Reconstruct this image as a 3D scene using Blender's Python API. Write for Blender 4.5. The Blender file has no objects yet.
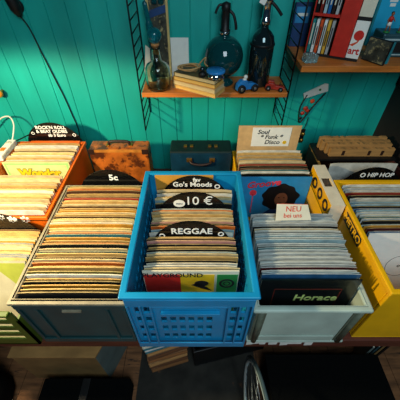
import bpy, math, random
from mathutils import Vector, Matrix, Euler
R = math.radians
rnd = random.Random(11)
scene = bpy.context.scene
COL = scene.collection

# ------------------------------------------------------------------ materials
MATS = {}
def srgb(r, g, b):
    f = lambda c: (c/255/12.92) if c/255 <= .04045 else ((c/255+.055)/1.055)**2.4
    return (f(r), f(g), f(b), 1)

def mat(name, rgb, rough=.6, metal=0, vary=.25, scale=30, bump=.0, wear=None, wear_amt=.0, stretch=None,
        trans=0, ior=1.45, coat=0, objcol=False, objmix=1.0, emit=None, wear_scale=None, spec=.5):
    if name in MATS: return MATS[name]
    m = bpy.data.materials.new(name); m.use_nodes = True
    nt = m.node_tree; N = nt.nodes; L = nt.links
    b = N['Principled BSDF']
    b.inputs['Roughness'].default_value = rough
    b.inputs['Metallic'].default_value = metal
    b.inputs['IOR'].default_value = ior
    b.inputs['Specular IOR Level'].default_value = spec
    b.inputs['Transmission Weight'].default_value = trans
    b.inputs['Coat Weight'].default_value = coat
    tc = N.new('ShaderNodeTexCoord'); mp = N.new('ShaderNodeMapping')
    L.new(tc.outputs['Object'], mp.inputs['Vector'])
    if objcol:
        oi = N.new('ShaderNodeObjectInfo'); ad = N.new('ShaderNodeVectorMath'); ad.operation = 'ADD'
        mu = N.new('ShaderNodeMath'); mu.operation = 'MULTIPLY'; mu.inputs[1].default_value = 40
        L.new(oi.outputs['Random'], mu.inputs[0])
        L.new(mp.outputs['Vector'], ad.inputs[0]); L.new(mu.outputs[0], ad.inputs[1])
        vec = ad.outputs['Vector']
    else:
        vec = mp.outputs['Vector']
    if stretch: mp.inputs['Scale'].default_value = stretch
    nz = N.new('ShaderNodeTexNoise'); nz.inputs['Scale'].default_value = scale
    nz.inputs['Detail'].default_value = 5; L.new(vec, nz.inputs['Vector'])
    rp = N.new('ShaderNodeValToRGB')
    c = srgb(*rgb)
    rp.color_ramp.elements[0].position = .3; rp.color_ramp.elements[1].position = .7
    lo = tuple(x*(1-vary) for x in c[:3])+(1,); hi = tuple(min(1, x*(1+vary)) for x in c[:3])+(1,)
    if objcol:
        lo = (1-vary,)*3+(1,); hi = (1+vary*.6,)*3+(1,)
    rp.color_ramp.elements[0].color = lo; rp.color_ramp.elements[1].color = hi
    L.new(nz.outputs['Fac'], rp.inputs['Fac'])
    out = rp.outputs['Color']
    if objcol:
        mx0 = N.new('ShaderNodeMix'); mx0.data_type = 'RGBA'; mx0.inputs[0].default_value = objmix
        mx0.inputs[6].default_value = c; L.new(oi.outputs['Color'], mx0.inputs[7])
        mx = N.new('ShaderNodeMix'); mx.data_type = 'RGBA'; mx.blend_type = 'MULTIPLY'; mx.inputs[0].default_value = 1
        L.new(mx0.outputs[2], mx.inputs[6]); L.new(out, mx.inputs[7]); out = mx.outputs[2]
    if wear:
        n2 = N.new('ShaderNodeTexNoise'); n2.inputs['Scale'].default_value = wear_scale or scale*.6; n2.inputs['Detail'].default_value = 8
        n2.inputs['Roughness'].default_value = .7
        L.new(vec, n2.inputs['Vector'])
        r2 = N.new('ShaderNodeValToRGB'); p = .72-.3*wear_amt
        r2.color_ramp.elements[0].position = p; r2.color_ramp.elements[1].position = min(1, p+.06)
        L.new(n2.outputs['Fac'], r2.inputs['Fac'])
        m2 = N.new('ShaderNodeMix'); m2.data_type = 'RGBA'
        L.new(r2.outputs['Color'], m2.inputs[0]); L.new(out, m2.inputs[6]); m2.inputs[7].default_value = srgb(*wear)
        out = m2.outputs[2]
    L.new(out, b.inputs['Base Color'])
    if bump:
        bp = N.new('ShaderNodeBump'); bp.inputs['Strength'].default_value = bump; bp.inputs['Distance'].default_value = .003
        L.new(nz.outputs['Fac'], bp.inputs['Height']); L.new(bp.outputs['Normal'], b.inputs['Normal'])
    if emit:
        b.inputs['Emission Color'].default_value = srgb(*emit[:3]); b.inputs['Emission Strength'].default_value = emit[3]
    MATS[name] = m
    return m

M_wall   = mat('teal_painted_boards', (22, 168, 156), .45, vary=.22, scale=4, bump=.12, wear=(170, 200, 180), wear_amt=.10, wear_scale=14, stretch=(1.4, 1, .5))
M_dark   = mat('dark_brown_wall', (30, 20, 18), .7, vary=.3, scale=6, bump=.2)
M_floor  = mat('worn_wooden_floor', (128, 84, 50), .65, vary=.5, scale=7, stretch=(1, 6, 1), bump=.2, wear=(30, 26, 22), wear_amt=.45, wear_scale=4)
M_table  = mat('red_brown_table_wood', (92, 46, 34), .5, vary=.35, scale=10, stretch=(.6, 6, 6), bump=.1)
M_tgroove= mat('floor_gap', (24, 18, 15), .9)
M_shelf  = mat('orange_shelf_wood', (196, 112, 44), .42, vary=.3, scale=9, stretch=(.5, 7, 7), bump=.08)
M_black  = mat('black_metal', (14, 14, 15), .4, .3, vary=.2)
M_blackp = mat('black_plastic', (16, 17, 18), .5, vary=.3)
M_blackw = mat('black_fabric', (4, 5, 5), 1, vary=.4, bump=.3, scale=80, spec=.15)
M_blue   = mat('blue_crate_plastic', (16, 136, 186), .4, vary=.12, scale=12, bump=.05, wear=(120, 180, 205), wear_amt=.06, wear_scale=30)
M_teal   = mat('dark_teal_crate_plastic', (28, 68, 70), .45, vary=.2, scale=10, wear=(88, 116, 118), wear_amt=.12, wear_scale=16)
M_rimt   = mat('worn_grey_beige_rim', (146, 136, 112), .5, vary=.2, scale=30, wear=(70, 80, 78), wear_amt=.3, wear_scale=40)
M_grey   = mat('pale_grey_green_crate_plastic', (176, 192, 178), .45, vary=.14, scale=10, wear=(110, 120, 108), wear_amt=.14, wear_scale=26)
M_greyd  = mat('recess_shade_olive', (92, 98, 82), .5, vary=.25, scale=30)  # for the corner posts: shade of the recesses put into a darker olive
M_yel    = mat('yellow_crate_plastic', (238, 176, 10), .4, vary=.1, scale=10, wear=(190, 140, 20), wear_amt=.12, wear_scale=20)
M_oran   = mat('orange_crate_plastic', (238, 104, 18), .4, vary=.1, scale=10, wear=(180, 70, 20), wear_amt=.08)
M_green  = mat('lime_green_crate_plastic', (76, 94, 28), .45, vary=.15, scale=10)
M_dred   = mat('dark_red_wood', (74, 34, 28), .55, vary=.35, scale=8, stretch=(1, 5, 5))
M_tan    = mat('tan_edge_wood', (178, 128, 60), .5, vary=.3)
M_kraft  = mat('kraft_cardboard', (206, 166, 112), .75, vary=.14, scale=25, bump=.05)
M_kraft2 = mat('old_corrugated_cardboard', (168, 124, 70), .85, vary=.25, scale=16, stretch=(.5, 1, 4), wear=(96, 62, 30), wear_amt=.2, wear_scale=14)
M_beige  = mat('beige_cardboard', (236, 218, 188), .7, vary=.08)
M_ochre  = mat('ochre_cardboard', (206, 146, 52), .7, vary=.1)
M_white  = mat('white_paper', (238, 236, 226), .7, vary=.04)
M_dirtyw = mat('off_white_paper', (222, 214, 190), .75, vary=.1, scale=20)
M_vinyl  = mat('black_vinyl', (12, 12, 13), .22, vary=.2, scale=4, coat=.3)
M_chalk  = mat('white_chalk_paint', (240, 240, 235), .8, vary=.05)
M_ink    = mat('black_ink', (20, 20, 24), .7, vary=.1)
M_inkred = mat('orange_red_ink', (218, 74, 30), .7, vary=.1)
M_red    = mat('red_print', (204, 40, 30), .5, vary=.1)
M_redp   = mat('pink_red_print', (232, 60, 74), .5, vary=.1)
M_yelp   = mat('yellow_print', (236, 190, 30), .5, vary=.1)
M_greenp = mat('green_print', (40, 130, 60), .5, vary=.1)
M_limep  = mat('pale_green_print', (150, 214, 120), .5, vary=.08)
M_olive  = mat('pale_olive_print', (150, 156, 60), .5, vary=.08)
M_bluep  = mat('cyan_blue_print', (40, 136, 190), .45, vary=.08)
M_cyan   = mat('bright_cyan_print', (40, 170, 210), .35, vary=.15, scale=5)
M_navy   = mat('navy_blue_card', (22, 60, 108), .5, vary=.2)
M_skin   = mat('brown_skin_print', (140, 82, 54), .5, vary=.2, scale=60)
M_hairp  = mat('black_hair_print', (16, 12, 14), .6, vary=.2)
M_pale   = mat('pale_yellow_green_print', (196, 206, 140), .5, vary=.1)
M_case   = mat('brown_mottled_suitcase', (176, 92, 30), .38, vary=.5, scale=16, wear=(84, 40, 18), wear_amt=.72, wear_scale=10, coat=.15)
M_caseed = mat('ochre_suitcase_edge', (190, 118, 44), .45, vary=.3)
M_leath  = mat('dark_brown_leather', (46, 26, 18), .5, vary=.3)
M_dcase  = mat('dark_green_case', (10, 34, 34), .5, vary=.3)
M_dcaseb = mat('marbled_blue_case_front', (12, 48, 66), .4, vary=.5, scale=12, wear=(60, 112, 130), wear_amt=.22, wear_scale=14)
M_brass  = mat('brass', (200, 140, 60), .35, .9, vary=.15)
M_gold   = mat('pale_gold_wood_frame', (206, 176, 112), .45, vary=.15)
M_chrome = mat('chrome', (205, 210, 212), .12, 1, vary=.05)
M_steel  = mat('dull_steel', (150, 158, 160), .4, .9, vary=.2)
M_glass  = mat('clear_glass', (222, 240, 230), .03, trans=1, vary=.01)
M_gglass = mat('dark_green_glass', (10, 66, 68), .07, trans=.18, vary=.1, coat=.5)
M_bglass = mat('black_glass', (46, 64, 66), .08, .75, vary=.1, coat=.8)
M_bgl2   = mat('teal_blue_glass', (20, 130, 140), .08, trans=.6, vary=.1)
M_cork   = mat('cork', (180, 124, 70), .8, vary=.3)
M_cord   = mat('tan_cord', (190, 150, 96), .8, vary=.2)
M_wplast = mat('white_plastic', (236, 232, 220), .4, vary=.04)
M_osw    = mat('orange_switch', (240, 110, 20), .35, vary=.05, emit=(240, 90, 10, .6))
M_orangew= mat('orange_wood_knob', (226, 140, 40), .35, vary=.1)
M_redrack= mat('red_lacquer_board', (196, 44, 30), .45, vary=.12)
M_toyb   = mat('blue_toy_paint', (40, 130, 200), .3, vary=.15)
M_toyr   = mat('red_toy_paint', (176, 50, 34), .4, vary=.3)
M_rubber = mat('black_rubber', (15, 15, 15), .7, vary=.2)
M_cloth  = mat('white_cloth', (226, 226, 216), .85, vary=.1, scale=50, bump=.2)
M_brownb = mat('brown_box_board', (138, 106, 62), .7, vary=.25, scale=8)
M_sidegr = mat('grey_green_board', (98, 112, 108), .7, vary=.2, scale=10)
M_radio  = mat('dark_teal_grey_metal', (50, 84, 92), .4, .3, vary=.15)
M_radl   = mat('pale_trim', (170, 190, 190), .4, vary=.1)
M_photo  = mat('dark_photo_print', (60, 60, 50), .4, vary=.7, scale=30, wear=(150, 136, 96), wear_amt=.6, wear_scale=40)
M_tealp  = mat('teal_print', (40, 130, 140), .4, vary=.2)
M_cover  = mat('record_cover', (200, 180, 140), .55, objcol=True, objmix=1, vary=.3, scale=26, wear=(214, 196, 158), wear_amt=.22, wear_scale=20)
M_edge   = mat('worn_paper_edge', (232, 200, 132), .7, objcol=True, objmix=.62, vary=.3, scale=40, stretch=(1, 1, 1))
M_film   = mat('plastic_sleeved_edge', (220, 224, 216), .3, objcol=True, objmix=.4, vary=.25, scale=30)
M_filmc  = mat('plastic_sleeved_cover', (196, 206, 206), .18, objcol=True, objmix=1, vary=.3, scale=26, coat=.3)

# ------------------------------------------------------------------ mesh builder
class MB:
    def __init__(s): s.v = []; s.f = []; s.m = []; s.sm = []
    def add(s, vs, fs, mi=0, smooth=False):
        o = len(s.v); s.v += [tuple(x) for x in vs]
        for f in fs: s.f.append(tuple(i+o for i in f)); s.m.append(mi); s.sm.append(smooth)
        return s
    def box(s, x0, x1, y0, y1, z0, z1, mi=0, M=None):
        vs = [Vector(p) for p in ((x0,y0,z0),(x1,y0,z0),(x1,y1,z0),(x0,y1,z0),(x0,y0,z1),(x1,y0,z1),(x1,y1,z1),(x0,y1,z1))]
        if M: vs = [M @ p for p in vs]
        return s.add(vs, [(3,2,1,0),(4,5,6,7),(0,1,5,4),(1,2,6,5),(2,3,7,6),(3,0,4,7)], mi)
    def tube(s, pts, r, n=8, mi=0, cap=True, closed=False):
        pts = [Vector(p) for p in pts]; rings = []; k = len(pts)
        up = None
        for i, p in enumerate(pts):
            if closed: t = pts[(i+1) % k]-pts[i-1]
            else: t = pts[min(i+1, k-1)]-pts[max(i-1, 0)]
            t.normalize()
            if up is None:
                a = Vector((0,0,1)) if abs(t.z) < .9 else Vector((1,0,0))
                up = (a-t*a.dot(t)).normalized()
            else:
                up = (up-t*up.dot(t)).normalized()
            bi = t.cross(up)
            rr = r[i] if isinstance(r, (list, tuple)) else r
            rings.append([p+(up*math.cos(2*math.pi*j/n)+bi*math.sin(2*math.pi*j/n))*rr for j in range(n)])
        vs = [v for rg in rings for v in rg]; fs = []
        for i in range(k if closed else k-1):
            for j in range(n):
                a = i*n+j; b = i*n+(j+1) % n; c = ((i+1) % k)*n+(j+1) % n; d = ((i+1) % k)*n+j
                fs.append((a, b, c, d))
        if cap and not closed:
            fs.append(tuple(reversed(range(n)))); fs.append(tuple(range((k-1)*n, k*n)))
        return s.add(vs, fs, mi, True)
    def lathe(s, prof, n=28, c=(0,0,0), mi=0, axis='z', M=None):
        vs = []; fs = []
        for r, z in prof:
            for j in range(n):
                a = 2*math.pi*j/n
                p = Vector((r*math.cos(a), r*math.sin(a), z))
                if axis == 'x': p = Vector((p.z, p.x, p.y))
                if axis == 'y': p = Vector((p.y, p.z, p.x))
                if M: p = M @ p
                vs.append(p+Vector(c))
        for i in range(len(prof)-1):
            for j in range(n):
                fs.append((i*n+j, i*n+(j+1) % n, (i+1)*n+(j+1) % n, (i+1)*n+j))
        if prof[0][0] > 1e-5: fs.append(tuple(reversed(range(n))))
        if prof[-1][0] > 1e-5: fs.append(tuple(range((len(prof)-1)*n, len(prof)*n)))
        return s.add(vs, fs, mi, True)
    def prism(s, poly, y0, y1, mi=0, axis='y', M=None):
        """extrude a 2-D polygon: axis y -> poly is (x,z); axis z -> (x,y); axis x -> (y,z)"""
        n = len(poly)
        f = {'y': lambda p, h: (p[0], h, p[1]), 'z': lambda p, h: (p[0], p[1], h), 'x': lambda p, h: (h, p[0], p[1])}[axis]
        vs = [Vector(f(p, y0)) for p in poly]+[Vector(f(p, y1)) for p in poly]
        if M: vs = [M @ p for p in vs]
        fs = [tuple(range(n)), tuple(reversed(range(n, 2*n)))]+[(i, i+n, (i+1) % n+n, (i+1) % n) for i in range(n)]
        return s.add(vs, fs, mi)
    def ball(s, c, r, sz=(1,1,1), n=16, mi=0):
        prof = [(max(1e-6, math.sin(math.pi*i/10)), -math.cos(math.pi*i/10)) for i in range(11)]
        M = Matrix.Diagonal((r*sz[0], r*sz[1], r*sz[2], 1))
        return s.lathe(prof, n, c, mi, M=M)
    def panel(s, o, u, v, W, H, t, holes=(), mi=0):
        """slab of size W x H along unit u, v from o, thickness t along u x v, with rectangular holes"""
        o = Vector(o); u = Vector(u); v = Vector(v); nn = u.cross(v)*t
        us = sorted({0, W, *[h[0] for h in holes], *[h[2] for h in holes]})
        vs_ = sorted({0, H, *[h[1] for h in holes], *[h[3] for h in holes]})
        nu, nv = len(us), len(vs_)
        pts = [o+u*a+v*b for a in us for b in vs_]; k = len(pts)
        pts += [p+nn for p in pts]
        solid = {}
        for i in range(nu-1):
            for j in range(nv-1):
                cx = (us[i]+us[i+1])/2; cy = (vs_[j]+vs_[j+1])/2
                solid[i, j] = not any(h[0] < cx < h[2] and h[1] < cy < h[3] for h in holes)
        idx = lambda i, j: i*nv+j
        fs = []
        for (i, j), ok in solid.items():
            if not ok: continue
            a, b, c, d = idx(i,j), idx(i+1,j), idx(i+1,j+1), idx(i,j+1)
            fs.append((d,c,b,a)); fs.append((a+k,b+k,c+k,d+k))
            for (di, dj), e in (((0,-1),(a,b)), ((1,0),(b,c)), ((0,1),(c,d)), ((-1,0),(d,a))):
                if not solid.get((i+di, j+dj), False): fs.append((e[0], e[1], e[1]+k, e[0]+k))
        return s.add(pts, fs, mi)
    def build(s, name, mats, parent=None, loc=(0,0,0), rot=(0,0,0), bevel=0):
        me = bpy.data.meshes.new(name); me.from_pydata(s.v, [], s.f)
        if not isinstance(mats, (list, tuple)): mats = [mats]
        for m in mats: me.materials.append(m)
        for p, mi, sm in zip(me.polygons, s.m, s.sm): p.material_index = mi; p.use_smooth = sm
        me.update()
        o = bpy.data.objects.new(name, me); COL.objects.link(o)
        o.parent = parent; o.location = loc; o.rotation_euler = rot
        if bevel:
            b = o.modifiers.new('bevel', 'BEVEL'); b.width = bevel; b.segments = 2; b.limit_method = 'ANGLE'; b.angle_limit = R(40)
        return o

def tag(o, label, cat, group=None):
    o['label'] = label; o['category'] = cat
    if group: o['group'] = group
    return o
def struct(o): o['kind'] = 'structure'; return o
def thing(name, label, cat, loc=(0,0,0), rz=0, group=None, rot=None):
    o = bpy.data.objects.new(name, None); COL.objects.link(o)
    o.empty_display_size = .05
    o.location = loc; o.rotation_euler = rot or (0, 0, rz)
    return tag(o, label, cat, group)
def text(body, size, name, m, parent, loc, rot=(R(90),0,0), ext=.0006, bold=.0, shear=0, space=1):
    cu = bpy.data.curves.new(name, 'FONT'); cu.body = body; cu.size = size; cu.extrude = ext; cu.offset = bold
    cu.align_x = 'CENTER'; cu.align_y = 'CENTER'; cu.shear = shear; cu.space_character = space; cu.resolution_u = 3
    t = bpy.data.objects.new('tmp', cu); COL.objects.link(t)
    bpy.context.view_layer.update()
    me = bpy.data.meshes.new_from_object(t.evaluated_get(bpy.context.evaluated_depsgraph_get()))
    bpy.data.objects.remove(t); bpy.data.curves.remove(cu)
    me.name = name; me.materials.clear(); me.materials.append(m)
    o = bpy.data.objects.new(name, me); COL.objects.link(o)
    o.parent = parent; o.location = loc; o.rotation_euler = rot
    return o
def circle(r, n=40, a0=0, a1=2*math.pi, c=(0,0), sy=1):
    full = abs(a1-a0-2*math.pi) < 1e-6
    k = n if full else n+1
    return [(c[0]+r*math.cos(a0+(a1-a0)*i/n), c[1]+sy*r*math.sin(a0+(a1-a0)*i/n)) for i in range(k)]
def ring(mb, r0, r1, y0, y1, c=(0,0), n=32, mi=0):
    vs = []; fs = []
    for i in range(n):
        a = 2*math.pi*i/n
        for r, y in ((r0,y0),(r1,y0),(r1,y1),(r0,y1)): vs.append((c[0]+r*math.cos(a), y, c[1]+r*math.sin(a)))
    for i in range(n):
        j = (i+1) % n
        for q in range(4): fs.append((i*4+q, i*4+(q+1) % 4, j*4+(q+1) % 4, j*4+q))
    mb.add(vs, fs, mi)
def spline(pts, n=8):
    pts = [Vector(p) for p in pts]; out = []
    for i in range(len(pts)-1):
        p0 = pts[max(i-1,0)]; p1 = pts[i]; p2 = pts[i+1]; p3 = pts[min(i+2, len(pts)-1)]
        for k in range(n):
            t = k/n
            out.append(.5*((2*p1)+(p2-p0)*t+(2*p0-5*p1+4*p2-p3)*t*t+(-p0+3*p1-3*p2+p3)*t**3))
    out.append(pts[-1]); return out

TABLE = .72
# ------------------------------------------------------------------ the setting
YW = 1.5
mb = MB()
bw = .0905; x = -.497-bw*16
prof = []
while x < 1.10:
    prof += [(x, .0), (x+.0025, .0045), (x+.006, 0)] if False else [(x-.003, 0), (x-.001, .005), (x+.001, .005), (x+.003, 0)]
    x += bw
vs = []; fs = []
for px, dy in prof: vs += [(px, YW+dy, 0), (px, YW+dy, 2.7)]
for i in range(len(prof)-1): fs.append((2*i, 2*i+2, 2*i+3, 2*i+1))
mb.add(vs, fs)
mb.box(prof[0][0], prof[-1][0], YW+.02, YW+.08, 0, 2.7)
struct(mb.build('wall_back', M_wall))
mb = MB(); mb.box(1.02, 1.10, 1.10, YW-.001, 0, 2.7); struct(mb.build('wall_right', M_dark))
mb = MB()
mb.box(-2.2, 2.2, -1.6, YW-.002, -.06, -.004, 1)
x = -2.2; k = 0
while x < 2.19:
    mb.box(x+.0015, x+.1085, -1.6, YW-.002, -.03, 0, 0); x += .11
struct(mb.build('floor', [M_floor, M_tgroove]))

# ------------------------------------------------------------------ table
t = thing('long_table', 'long red-brown wooden table carrying all the crates of records', 'table', (0, 0, 0))
mb = MB(); mb.box(-1.75, 1.012, .418, 1.47, TABLE-.028, TABLE); mb.build('tabletop', M_table, t, bevel=.003)
mb = MB(); mb.box(-1.75, 1.012, .430, .455, TABLE-.095, TABLE-.0285); mb.build('apron', M_table, t, bevel=.002)
for lx, ly in ((-1.62, .95), (.95, .95), (-1.62, 1.40), (.95, 1.40)):
    mb = MB(); mb.box(lx-.03, lx+.03, ly-.03, ly+.03, 0, TABLE-.0285); mb.build('leg', M_table, t, bevel=.003)

# ------------------------------------------------------------------ crates
def open_box(mb, W, D, H, t=.008, floor=.008, mi=0, taper=0):
    mb.box(-W/2, W/2, -D/2, D/2, 0, floor, mi)
    mb.box(-W/2, W/2, -D/2, -D/2+t, floor, H, mi); mb.box(-W/2, W/2, D/2-t, D/2, floor, H, mi)
    mb.box(-W/2, -W/2+t, -D/2+t, D/2-t, floor, H, mi); mb.box(W/2-t, W/2, -D/2+t, D/2-t, floor, H, mi)
def rim_mb(W, D, z0, z1, out, inn):
    m = MB()
    o = [(-W/2-out, -D/2-out), (W/2+out, -D/2-out), (W/2+out, D/2+out), (-W/2-out, D/2+out)]
    i = [(-W/2+inn, -D/2+inn), (W/2-inn, -D/2+inn), (W/2-inn, D/2-inn), (-W/2+inn, D/2-inn)]
    vs = [(p[0], p[1], z0) for p in o]+[(p[0], p[1], z0) for p in i]+[(p[0], p[1], z1) for p in o]+[(p[0], p[1], z1) for p in i]
    fs = []
    for a in range(4):
        b = (a+1) % 4
        fs += [(a, b, b+8, a+8), (4+b, 4+a, 12+a, 12+b), (8+a, 8+b, 12+b, 12+a), (b, a, 4+a, 4+b)]
    return m.add(vs, fs)

# dark teal crate -------------------------------------------------------------
TX0, TX1, TY0, TY1, TZ = -.582, -.2325, .421, .955, 1.022
def place(x0, x1, y0, y1): return ((x0+x1)/2, (y0+y1)/2, TABLE), x1-x0, y1-y0
loc, W, D = place(TX0, TX1, TY0, TY1); H = TZ-TABLE
t = thing('plastic_crate', 'dark teal plastic crate with a worn beige rim, packed with old records', 'crate', loc)
mb = MB(); open_box(mb, W, D, H, .009)
y = -D/2
mb.box(-W/2, W/2, y-.007, y-.0005, H-.04, H-.016)
mb.box(-W/2+.004, W/2-.004, y-.007, y-.0005, 0, .03)
for rx in (-W/2+.002, -W/2+.058, W/2-.070, W/2-.014): mb.box(rx, rx+.012, y-.007, y-.0005, .03, H-.04)
mb.build('body', M_teal, t, bevel=.002)
rim_mb(W, D, H-.015, H, .008, .011).build('rim', M_rimt, t, bevel=.003)
mb = MB(); mb.box(-.03, .03, y-.0075, y-.0009, H-.06, H-.052); mb.build('label_slot', M_rimt, t)

# blue crate ------------------------------------------------------------------
BX0, BX1, BY0, BY1, BZ = -.2215, .1615, .409, .965, 1.090
loc, W, D = place(BX0, BX1, BY0, BY1); H = BZ-TABLE
t = thing('plastic_crate', 'tall bright blue perforated plastic crate in the middle of the table', 'crate', loc)
mb = MB(); th = .007
mb.box(-W/2, W/2, -D/2, D/2, 0, .009)
def grid_holes(cols, rows, w, h): return [(c-w/2, r-h/2, c+w/2, r+h/2) for c in cols for r in rows]
rowsF = [.072+.066*i for i in range(4)]
side_c = [.028, .056, W-.056, W-.028]
mid_c = [.105+.0295*i for i in range(6)]
holes = grid_holes(side_c, rowsF, .019, .040)+grid_holes(mid_c, rowsF[:3], .019, .040)
holes.append((.110, H-.094, W-.110, H-.074))
mb.panel((-W/2, -D/2, 0), (1,0,0), (0,0,1), W, H-.012, -th, holes)
mb.panel((-W/2, D/2, 0), (1,0,0), (0,0,1), W, H-.012, th, [(W/2+.075, H-.085, W/2+.095, H-.045)]+grid_holes([.05+.03*i for i in range(9)], rowsF[:3], .016, .03))
sc_ = [.035+.0362*i for i in range(14)]
sh = grid_holes(sc_, [.06+.052*i for i in range(5)], .018, .024)
mb.panel((-W/2+th, -D/2+th, 0), (0,1,0), (0,0,1), D-2*th, H-.012, -th, sh)
mb.panel((W/2-th, -D/2+th, 0), (0,1,0), (0,0,1), D-2*th, H-.012, th, sh)
mb.build('body', M_blue, t)
rim_mb(W, D, H-.0119, H, .0125, .009).build('rim', M_blue, t, bevel=.004)
mb = MB(); yf = -D/2
mb.box(-W/2, W/2, yf-.007-.006, yf-.0075, H-.052, H-.0125)
mb.box(-W/2, W/2, yf-.007-.006, yf-.0075, 0, .036)
for rx in (-W/2, -W/2+.0375, -W/2+.070, W/2-.078, W/2-.0445, W/2-.007): mb.box(rx, rx+.007, yf-.0135, yf-.0075, .036, H-.052)
mb.box(-W/2+.077, W/2-.078, yf-.0135, yf-.0075, H-.062, H-.052)
mb.build('front_rib', M_blue, t, bevel=.0015)
mb = MB(); mb.box(-W/2+.100, W/2-.100, yf-.0135, yf-.0005, H-.106, H-.100); mb.build('label_holder', M_blue, t, bevel=.001)
mb = MB(); mb.box(-W/2+.03, W/2-.105, D/2-.012, D/2-.0085, .06, H-.006)
tag(mb.build('cardboard_sheet', M_ochre, None, (loc[0], loc[1]-.001, TABLE)), 'ochre cardboard sheet standing against the back wall of the blue crate', 'cardboard')

# grey crate ------------------------------------------------------------------
GX0, GX1, GY0, GY1, GZ = .172, .534, .417, .772, .992
loc, W, D = place(GX0, GX1, GY0, GY1); H = GZ-TABLE
t = thing('plastic_crate', 'pale grey-green plastic crate with a rounded rim, right of the blue crate', 'crate', loc)
mb = MB(); open_box(mb, W-.014, D, H, .007)
yf = -D/2
mb.box(-W/2+.04, W/2-.05, yf-.004, yf-.0005, .012, .055)
mb.build('body', M_grey, t, bevel=.003)
rim_mb(W-.014, D, H-.018, H, .013, .009).build('rim', M_grey, t, bevel=.006)
rim_mb(W-.014, D, .0, .012, .006, .002).build('foot_rim', M_grey, t, bevel=.003)
for sx in (-1, 1):
    mb = MB()
    mb.tube([(sx*(W/2-.026), yf-.0035, .013), (sx*(W/2-.024), yf-.0035, H-.019)], .010, 12)
    mb.box(min(sx*(W/2-.008), sx*(W/2-.042)), max(sx*(W/2-.008), sx*(W/2-.042)), yf-.003, yf-.0006, .013, H-.0185)
    mb.build('corner_post', M_greyd, t)

# long yellow crate at the right (lettered) ------------------------------------------
YX0, YX1, YY0, YY1, YZ = .574, .985, .430, .950, 1.06
loc, W, D = place(YX0, YX1, YY0, YY1); H = YZ-TABLE
t = thing('plastic_crate', 'yellow plastic crate with black METRO lettering, nearest the right edge', 'crate', loc)
mb = MB(); open_box(mb, W, D, H, .012); mb.build('body', M_yel, t, bevel=.003)
rim_mb(W, D, H-.02, H+.001, .004, .014).build('rim', M_yel, t, bevel=.004)
mb = MB(); mb.box(-W/2-.0055, -W/2-.0042, -.052, .084, H-.054, H-.010)
pt = mb.build('lettering_patch', M_ink, t)
text('METRO', .042, 'lettering', M_yel, pt, (-W/2-.0060, .016, H-.032), (R(90), 0, R(-90)), .0004, .0010)

# yellow crate behind the grey one -------------------------------------------------------
ZX0, ZX1, ZY0, ZY1, ZZ = .172, .507, .792, 1.262, .995
loc, W, D = place(ZX0, ZX1, ZY0, ZY1); H = ZZ-TABLE
t = thing('plastic_crate', 'yellow plastic crate of soul records behind the pale grey crate', 'crate', loc)
mb = MB(); open_box(mb, W, D, H, .007); mb.build('body', M_yel, t, bevel=.002)
rim_mb(W, D, H-.014, H, .004, .008).build('rim', M_yel, t, bevel=.003)

# orange crate -----------------------------------------------------------------
OX0, OX1, OY0, OY1, OZ = -.944, -.600, .766, 1.290, 1.032
loc, W, D = place(OX0, OX1, OY0, OY1); H = OZ-TABLE
t = thing('plastic_crate', 'orange plastic crate of records against the left of the teal wall', 'crate', loc)
mb = MB(); open_box(mb, W, D, H, .007); mb.build('body', M_oran, t, bevel=.002)
rim_mb(W, D, H-.016, H, .007, .008).build('rim', M_oran, t, bevel=.003)
mb = MB(); mb.box(-W/2+.07, W/2-.02, D/2-.022, D/2+.004, H+.0004, H+.006); mb.build('handle_bar', M_oran, t, bevel=.002)

# lime green crate at the left front ------------------------------------------------
NX0, NX1, NY0, NY1, NZ = -.955, -.594, .405, .748, .985
loc, W, D = place(NX0, NX1, NY0, NY1); H = NZ-TABLE
t = thing('plastic_crate', 'lime green slatted plastic crate at the left front, beside the dark teal crate', 'crate', loc)
mb = MB(); th = .007
mb.box(-W/2, W/2, -D/2, D/2, 0, .008)
mb.panel((-W/2, -D/2, 0), (1,0,0), (0,0,1), W, H-.012, -th, [(.03, .05+.05*i, W-.03, .078+.05*i) for i in range(4)])
mb.box(-W/2, W/2, D/2-th, D/2, .008, .22); mb.box(W/2-th, W/2, -D/2, D/2-th, .008, .20); mb.box(-W/2, -W/2+th, -D/2, D/2-th, .008, H-.012)
mb.build('body', M_green, t)
mb = MB(); mb.box(-W/2-.004, W/2, -D/2-.014, -D/2+.004, H-.0118, H); mb.build('rim', M_green, t, bevel=.003)

# dark red wooden crate back right ----------------------------------------------------
DX0, DX1, DY0, DY1, DZ = .590, .985, .962, 1.335, .982
loc, W, D = place(DX0, DX1, DY0, DY1); H = DZ-TABLE
t = thing('wooden_crate', 'dark red wooden crate in the right back corner under the shelf', 'crate', loc)
mb = MB(); open_box(mb, W, D, H, .010); mb.build('body', M_dred, t, bevel=.002)
mb = MB(); mb.box(-W/2-.001, -W/2+.011, -D/2, D/2, H+.0003, H+.005); mb.build('edge_strip', M_tan, t)

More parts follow.
